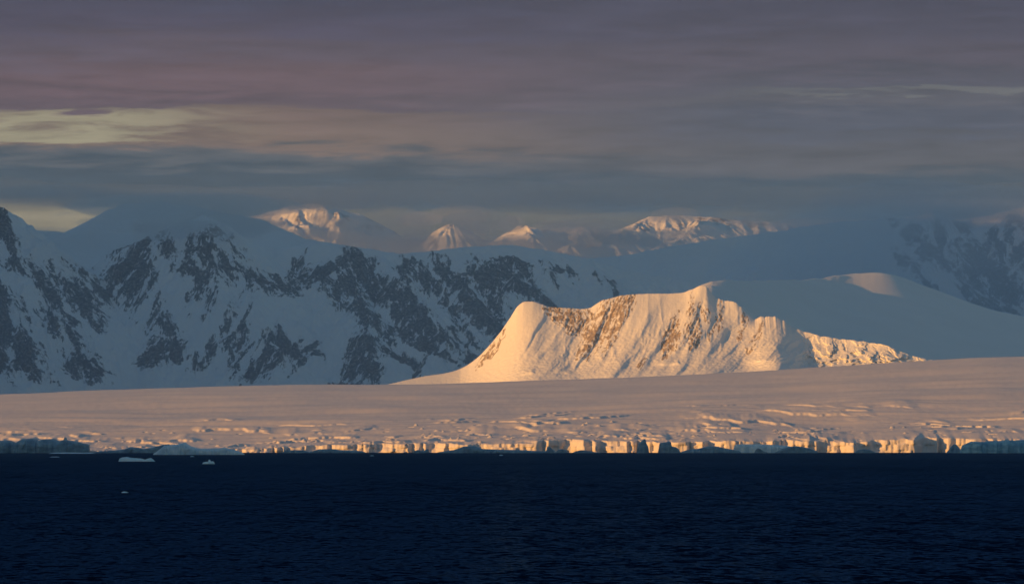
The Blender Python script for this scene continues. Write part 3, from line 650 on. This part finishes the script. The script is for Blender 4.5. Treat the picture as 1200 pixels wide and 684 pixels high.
# ================================================================== icebergs
def ice_mat(name, col, dark):
    m, N, L = nodes(name)
    b = N['Principled BSDF']; b.inputs['Roughness'].default_value = .5
    tc = N.new('ShaderNodeTexCoord'); mp = N.new('ShaderNodeMapping'); mp.inputs['Scale'].default_value = (.35, .35, 1.2)
    L.new(tc.outputs['Object'], mp.inputs[0])
    n = N.new('ShaderNodeTexNoise'); n.inputs['Scale'].default_value = .12; n.inputs['Detail'].default_value = 6; n.inputs['Distortion'].default_value = .6
    L.new(mp.outputs[0], n.inputs['Vector'])
    r = N.new('ShaderNodeMapRange'); r.inputs['From Min'].default_value = .38; r.inputs['From Max'].default_value = .62; L.new(n.outputs[0], r.inputs['Value'])
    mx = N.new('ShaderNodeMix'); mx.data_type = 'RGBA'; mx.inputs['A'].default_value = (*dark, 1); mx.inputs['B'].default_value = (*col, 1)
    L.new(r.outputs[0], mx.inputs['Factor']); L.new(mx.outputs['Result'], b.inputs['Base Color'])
    n2 = N.new('ShaderNodeTexNoise'); n2.inputs['Scale'].default_value = .5; n2.inputs['Detail'].default_value = 5; L.new(tc.outputs['Object'], n2.inputs['Vector'])
    bp = N.new('ShaderNodeBump'); bp.inputs['Distance'].default_value = .8; L.new(n2.outputs[0], bp.inputs['Height']); L.new(bp.outputs[0], b.inputs['Normal'])
    return m
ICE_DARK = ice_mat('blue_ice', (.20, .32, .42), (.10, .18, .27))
ICE_PALE = ice_mat('white_ice', (.62, .72, .78), (.42, .58, .70))
ICE_BRIGHT = ice_mat('bright_ice', (.80, .86, .88), (.45, .70, .80))

def iceberg(label, profile, Y, mat, depth=None, cat='iceberg', group=None, name='iceberg', seed=0, rough=1.0):
    """closed block of ice afloat: traced top profile, rounded cross-sections, broken faces"""
    p = np.array(profile, float)
    u0, u1 = p[0, 0], p[-1, 0]
    wl = HZ + CAMZ * F / Y
    nu = int(max(24, min(150, (u1 - u0) * 2.2)))
    t = (1 - np.cos(np.linspace(0, np.pi, nu))) / 2 * .35 + np.linspace(0, 1, nu) * .65
    u = u0 + (u1 - u0) * t
    px = Y / F
    x = (u - 600) * px; W = (u1 - u0) * px
    h = np.maximum((wl - np.interp(u, p[:, 0], p[:, 1])) * px, .15)
    dp = depth if depth else min(.7 * W, 90.0)
    hd = dp / 2 * (1 - np.abs(2 * t - 1) ** 3.2 * .75) * (1 + .25 * fbm(u / 9 + seed, u * 0, 3))
    nv = 26
    th = np.linspace(0, np.pi, nv)[:, None]
    c, s = np.cos(th), np.sin(th)
    yy = -np.sign(c) * np.abs(c) ** .45 * hd[None, :]
    zz = np.abs(s) ** .40 * (h[None, :] + 2.5) - 2.5
    XX = np.repeat(x[None, :], nv, 0)
    k = h.max() * .16 * rough
    nn = fbm(XX / (h.max() * .9 + 1) + seed * 3.1, zz / (h.max() * .9 + 1) + yy / (h.max() * 2 + 1), 4)
    bl = np.round(2.5 * fbm(XX / (h.max() * 1.6 + 1) + seed, zz / (h.max() * 2.2 + 1) + 7, 2)) / 2.5
    yy = yy + k * (nn * 1.2 + bl * 1.6)
    zz = zz + k * .4 * nn * np.clip(zz, 0, None) / (h.max() + .01)
    XX = XX + k * .5 * fbm(zz / (h.max() + 1) + seed, yy / (h.max() + 1), 3)
    # closed ends
    XX = np.concatenate([XX[:, :1] * 0 + x[0], XX, XX[:, :1] * 0 + x[-1]], 1)
    yy = np.concatenate([yy[:, :1] * 0, yy, yy[:, -1:] * 0], 1); zz = np.concatenate([zz[:, :1] * 0 - 2.5, zz, zz[:, -1:] * 0 - 2.5], 1)
    xm = (u0 + u1) / 2; xm = (xm - 600) * px
    o = grid(name, XX - xm, yy, zz, mat, None, smooth=False, kind=None)
    o.location = (xm, Y, 0)
    o['label'] = label; o['category'] = cat
    if group: o['group'] = group
    return o

GB = 'icebergs along the foot of the ice cliff'; GF = 'small ice floating on the open water'
DB = 12350
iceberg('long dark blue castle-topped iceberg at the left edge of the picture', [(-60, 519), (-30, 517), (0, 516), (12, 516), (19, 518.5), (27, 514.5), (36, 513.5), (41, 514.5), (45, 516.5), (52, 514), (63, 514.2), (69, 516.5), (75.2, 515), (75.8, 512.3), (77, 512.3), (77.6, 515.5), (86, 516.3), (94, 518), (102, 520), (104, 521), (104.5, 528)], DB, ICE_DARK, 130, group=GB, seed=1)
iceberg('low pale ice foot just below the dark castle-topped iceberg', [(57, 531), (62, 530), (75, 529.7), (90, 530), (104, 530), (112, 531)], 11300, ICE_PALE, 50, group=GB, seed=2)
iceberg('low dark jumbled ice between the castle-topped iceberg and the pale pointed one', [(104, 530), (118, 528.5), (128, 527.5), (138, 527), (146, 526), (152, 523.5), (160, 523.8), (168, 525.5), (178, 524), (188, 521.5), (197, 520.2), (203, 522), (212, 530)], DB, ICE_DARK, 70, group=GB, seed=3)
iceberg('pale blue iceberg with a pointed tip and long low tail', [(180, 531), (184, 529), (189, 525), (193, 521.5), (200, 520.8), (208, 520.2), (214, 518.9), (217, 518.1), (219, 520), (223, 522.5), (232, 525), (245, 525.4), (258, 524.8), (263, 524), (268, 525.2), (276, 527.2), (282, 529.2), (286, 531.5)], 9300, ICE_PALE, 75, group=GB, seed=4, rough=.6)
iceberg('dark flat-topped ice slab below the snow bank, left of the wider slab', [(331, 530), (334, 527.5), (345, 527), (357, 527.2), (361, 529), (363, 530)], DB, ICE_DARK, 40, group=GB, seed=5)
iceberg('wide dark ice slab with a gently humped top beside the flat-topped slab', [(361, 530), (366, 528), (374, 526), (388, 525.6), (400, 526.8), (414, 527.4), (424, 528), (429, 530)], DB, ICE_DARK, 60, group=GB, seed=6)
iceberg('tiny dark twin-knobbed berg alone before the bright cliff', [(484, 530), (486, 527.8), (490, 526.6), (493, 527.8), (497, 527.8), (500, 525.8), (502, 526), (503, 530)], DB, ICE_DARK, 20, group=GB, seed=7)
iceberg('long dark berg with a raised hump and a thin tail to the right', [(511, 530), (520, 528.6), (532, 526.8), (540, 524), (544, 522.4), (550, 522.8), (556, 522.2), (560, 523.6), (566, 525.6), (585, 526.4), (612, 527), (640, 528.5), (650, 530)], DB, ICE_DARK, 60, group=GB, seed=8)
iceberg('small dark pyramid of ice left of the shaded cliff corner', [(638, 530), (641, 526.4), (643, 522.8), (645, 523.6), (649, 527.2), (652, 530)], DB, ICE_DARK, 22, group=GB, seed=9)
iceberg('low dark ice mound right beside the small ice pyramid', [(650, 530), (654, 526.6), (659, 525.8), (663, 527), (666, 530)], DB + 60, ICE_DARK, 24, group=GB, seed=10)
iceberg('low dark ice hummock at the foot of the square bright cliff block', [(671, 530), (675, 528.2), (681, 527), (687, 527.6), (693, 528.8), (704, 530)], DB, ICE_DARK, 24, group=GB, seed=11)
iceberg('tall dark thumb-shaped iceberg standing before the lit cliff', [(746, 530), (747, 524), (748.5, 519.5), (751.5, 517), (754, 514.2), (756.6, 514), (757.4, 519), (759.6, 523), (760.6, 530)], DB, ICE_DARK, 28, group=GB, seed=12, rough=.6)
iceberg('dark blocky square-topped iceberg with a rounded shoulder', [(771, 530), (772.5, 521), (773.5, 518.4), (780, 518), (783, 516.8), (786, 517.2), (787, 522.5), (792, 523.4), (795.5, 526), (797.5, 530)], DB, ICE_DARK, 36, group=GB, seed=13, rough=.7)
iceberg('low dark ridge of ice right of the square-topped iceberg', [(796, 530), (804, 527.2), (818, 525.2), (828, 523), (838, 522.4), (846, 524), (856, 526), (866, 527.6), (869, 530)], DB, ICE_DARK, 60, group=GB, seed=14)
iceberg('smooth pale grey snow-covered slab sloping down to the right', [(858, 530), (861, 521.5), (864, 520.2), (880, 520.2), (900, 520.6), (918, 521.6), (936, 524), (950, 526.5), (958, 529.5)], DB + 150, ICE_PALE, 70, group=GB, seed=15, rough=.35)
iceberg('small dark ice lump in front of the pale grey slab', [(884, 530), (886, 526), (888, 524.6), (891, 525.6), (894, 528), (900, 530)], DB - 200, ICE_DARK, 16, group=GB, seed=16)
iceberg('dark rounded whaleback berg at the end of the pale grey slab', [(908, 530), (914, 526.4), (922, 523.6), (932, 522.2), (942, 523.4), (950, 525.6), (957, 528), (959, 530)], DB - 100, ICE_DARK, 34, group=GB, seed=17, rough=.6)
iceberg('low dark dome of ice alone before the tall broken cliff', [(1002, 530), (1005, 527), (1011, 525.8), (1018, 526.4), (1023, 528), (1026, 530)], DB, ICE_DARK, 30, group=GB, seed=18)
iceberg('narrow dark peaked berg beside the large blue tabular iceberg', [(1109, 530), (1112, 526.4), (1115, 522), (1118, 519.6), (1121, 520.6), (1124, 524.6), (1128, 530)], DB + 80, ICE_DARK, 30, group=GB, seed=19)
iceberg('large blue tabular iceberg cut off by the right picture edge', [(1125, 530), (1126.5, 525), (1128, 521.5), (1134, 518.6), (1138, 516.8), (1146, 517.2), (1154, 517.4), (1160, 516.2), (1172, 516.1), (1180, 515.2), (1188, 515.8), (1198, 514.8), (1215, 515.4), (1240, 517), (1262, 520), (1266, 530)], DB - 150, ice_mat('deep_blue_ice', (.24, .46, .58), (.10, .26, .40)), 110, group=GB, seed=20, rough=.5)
iceberg('bright white and cyan two-humped berg adrift in the open water', [(139, 540.5), (140, 537), (143, 535.6), (149, 535), (152.2, 535.8), (156, 536.2), (165, 536.8), (170, 538.2), (174, 536.8), (177, 536.4), (180, 538.4), (182, 540.5)], 4900, ICE_BRIGHT, 20, group=GF, seed=21, rough=.7)
iceberg('small white berg with a pointed peak adrift in the open water', [(236.8, 543.4), (238, 541.4), (241, 540.6), (243.6, 540.6), (245, 538), (246, 538.4), (247, 540.4), (249.6, 540), (251, 541.6), (252, 543.4)], 4150, ICE_BRIGHT, 6, group=GF, seed=22, rough=.7)
iceberg('single white ice chunk nearest the camera, far left', [(142.4, 577), (143.4, 576), (145.2, 575.4), (148, 575.7), (149.6, 576.4), (150.2, 577)], 1510, ICE_BRIGHT, .9, cat='ice floe', group=GF, name='ice_floe', seed=23, rough=.5)
iceberg('thin flat floe below the pale ice foot at far left', [(58, 535.3), (61, 534.7), (67, 534.6), (70.5, 535.3)], 7050, ICE_PALE, 8, cat='ice floe', group=GF, name='ice_floe', seed=24)
iceberg('small white floe just below the pale pointed iceberg', [(222.5, 534.9), (224, 534), (226.6, 534.2), (228, 534.9)], 7400, ICE_BRIGHT, 5, cat='ice floe', group=GF, name='ice_floe', seed=25)
iceberg('tiny pale floe below the right end of the wide dark slab', [(433, 533.9), (435, 533.1), (437.4, 533.2), (438.6, 533.9)], 8100, ICE_BRIGHT, 5, cat='ice floe', group=GF, name='ice_floe', seed=26)
iceberg('tiny pale floe below the long humped dark berg', [(584.6, 533.4), (586, 532.4), (588.6, 532.6), (590, 533.4)], 8600, ICE_BRIGHT, 5, cat='ice floe', group=GF, name='ice_floe', seed=27)

# ================================================================== air and cloud
def volume(name, density, color, aniso):
    m, N, L = nodes(name); N.remove(N['Principled BSDF'])
    v = N.new('ShaderNodeVolumePrincipled'); v.inputs['Density'].default_value = density; v.inputs['Color'].default_value = (*color, 1)
    v.inputs['Anisotropy'].default_value = aniso
    L.new(v.outputs[0], N['Material Output'].inputs['Volume']); return m
def build_haze():
    import bmesh
    bm = bmesh.new(); bmesh.ops.create_cube(bm, size=1)
    x0, x1, y0, y1, z0, z1 = -39000, 39000, -15000, 73000, -8, 3300
    for v in bm.verts: v.co = ((x0 + x1) / 2 + v.co.x * (x1 - x0), (y0 + y1) / 2 + v.co.y * (y1 - y0), (z0 + z1) / 2 + v.co.z * (z1 - z0))
    me = bpy.data.meshes.new('haze'); bm.to_mesh(me); bm.free()
    me.materials.append(volume('haze_air', HAZE, (.64, .84, 1.0), 0.6))
    o = bpy.data.objects.new('haze', me); C.objects.link(o); o['kind'] = 'stuff'
HAZE = 0.85e-5
build_haze()
def cloud_haze(u, v, ru, rv, Y, tau, depth=None, col=(.8, .82, .86)):
    import bmesh
    bm = bmesh.new(); bmesh.ops.create_icosphere(bm, subdivisions=4, radius=1)
    px = Y / F; d = depth or ru * px * .6
    k = float(u) * .37
    for q in bm.verts:
        w = 1 + .22 * float(fbm(q.co.x * 1.6 + k, q.co.z * 1.3 + q.co.y + k, 3))
        q.co = (q.co.x * ru * px * w, q.co.y * d * w, q.co.z * rv * px * w)
    me = bpy.data.meshes.new('cloud_haze'); bm.to_mesh(me); bm.free()
    me.materials.append(volume('cloud_mist', tau / (2 * d), col, .7))
    o = bpy.data.objects.new('cloud_haze', me); C.objects.link(o); o['kind'] = 'stuff'
    o.location = (float(wx(u, Y)), Y, float(wz(v, Y)))
CB = (.62, .74, .86)
rc = np.random.RandomState(8)
cl = [(222, 268, 70, 11, 29700, .9, 500), (248, 260, 55, 9, 29900, 1.0, 400), (190, 274, 40, 8, 29600, .6, 300),
      (215, 242, 140, 15, 36300, 2.2, 900), (170, 262, 80, 10, 36100, .9, 700), (260, 266, 80, 12, 36100, 1.2, 700), (270, 262, 60, 18, 36200, 1.4, 700), (90, 285, 120, 18, 36000, .7, 900),
      (455, 268, 60, 24, 41500, 1.0, 1000), (560, 262, 50, 16, 41500, .9, 1000), (690, 272, 60, 16, 41500, .9, 1000), (340, 282, 90, 13, 41500, 1.1, 1000), (378, 262, 22, 14, 41500, .8, 500), (318, 266, 26, 8, 41500, .7, 500), (560, 290, 200, 14, 41000, .5, 1200),
      (1000, 262, 150, 20, 32600, .9, 500), (1150, 246, 150, 13, 33000, 1.3, 500), (1110, 320, 260, 110, 30000, .75, 600, (.55, .76, 1.0)), (1170, 252, 90, 16, 32800, .9, 500), (880, 284, 170, 20, 32600, .5, 500), (1060, 300, 120, 30, 31600, .25, 300), (760, 300, 90, 18, 31600, .35, 400),
      (600, 420, 1500, 210, 26000, .27, 1700, (.30, .64, 1.0))]  # wide blue mist lens, added to haze the mountains; not a cloud
for k in range(9):
    cl.append((rc.uniform(165, 300), rc.uniform(256, 282), rc.uniform(12, 36), rc.uniform(3, 7), 29500 + rc.uniform(-100, 200), rc.uniform(.3, .7), 160))
for k in range(20):
    cl.append((-60 + 70 * k + rc.uniform(-30, 30), rc.uniform(222, 240), rc.uniform(80, 190), rc.uniform(6, 15), 40000 + rc.uniform(-900, 900), rc.uniform(.6, 1.3), 1300, CB))
for k in range(26):
    cl.append((rc.uniform(280, 960), rc.uniform(250, 290), rc.uniform(16, 50), rc.uniform(5, 13), 42400 + rc.uniform(-300, 300), rc.uniform(.5, 1.3), 250))
cl.append((620, 292, 420, 17, 42400, 1.2, 300))
for c in cl:
    cloud_haze(*c)

# ================================================================== render settings
S.render.engine = 'CYCLES'
cy = S.cycles
cy.use_denoising = True
try: cy.denoiser = 'OPENIMAGEDENOISE'
except Exception: pass
cy.max_bounces = 5; cy.diffuse_bounces = 3; cy.glossy_bounces = 2; cy.volume_bounces = 3; cy.transparent_max_bounces = 8
cy.use_adaptive_sampling = True; cy.adaptive_threshold = .01
vs = S.view_settings; vs.view_transform = 'Standard'; vs.look = 'None'; vs.gamma = 1; vs.exposure = .45
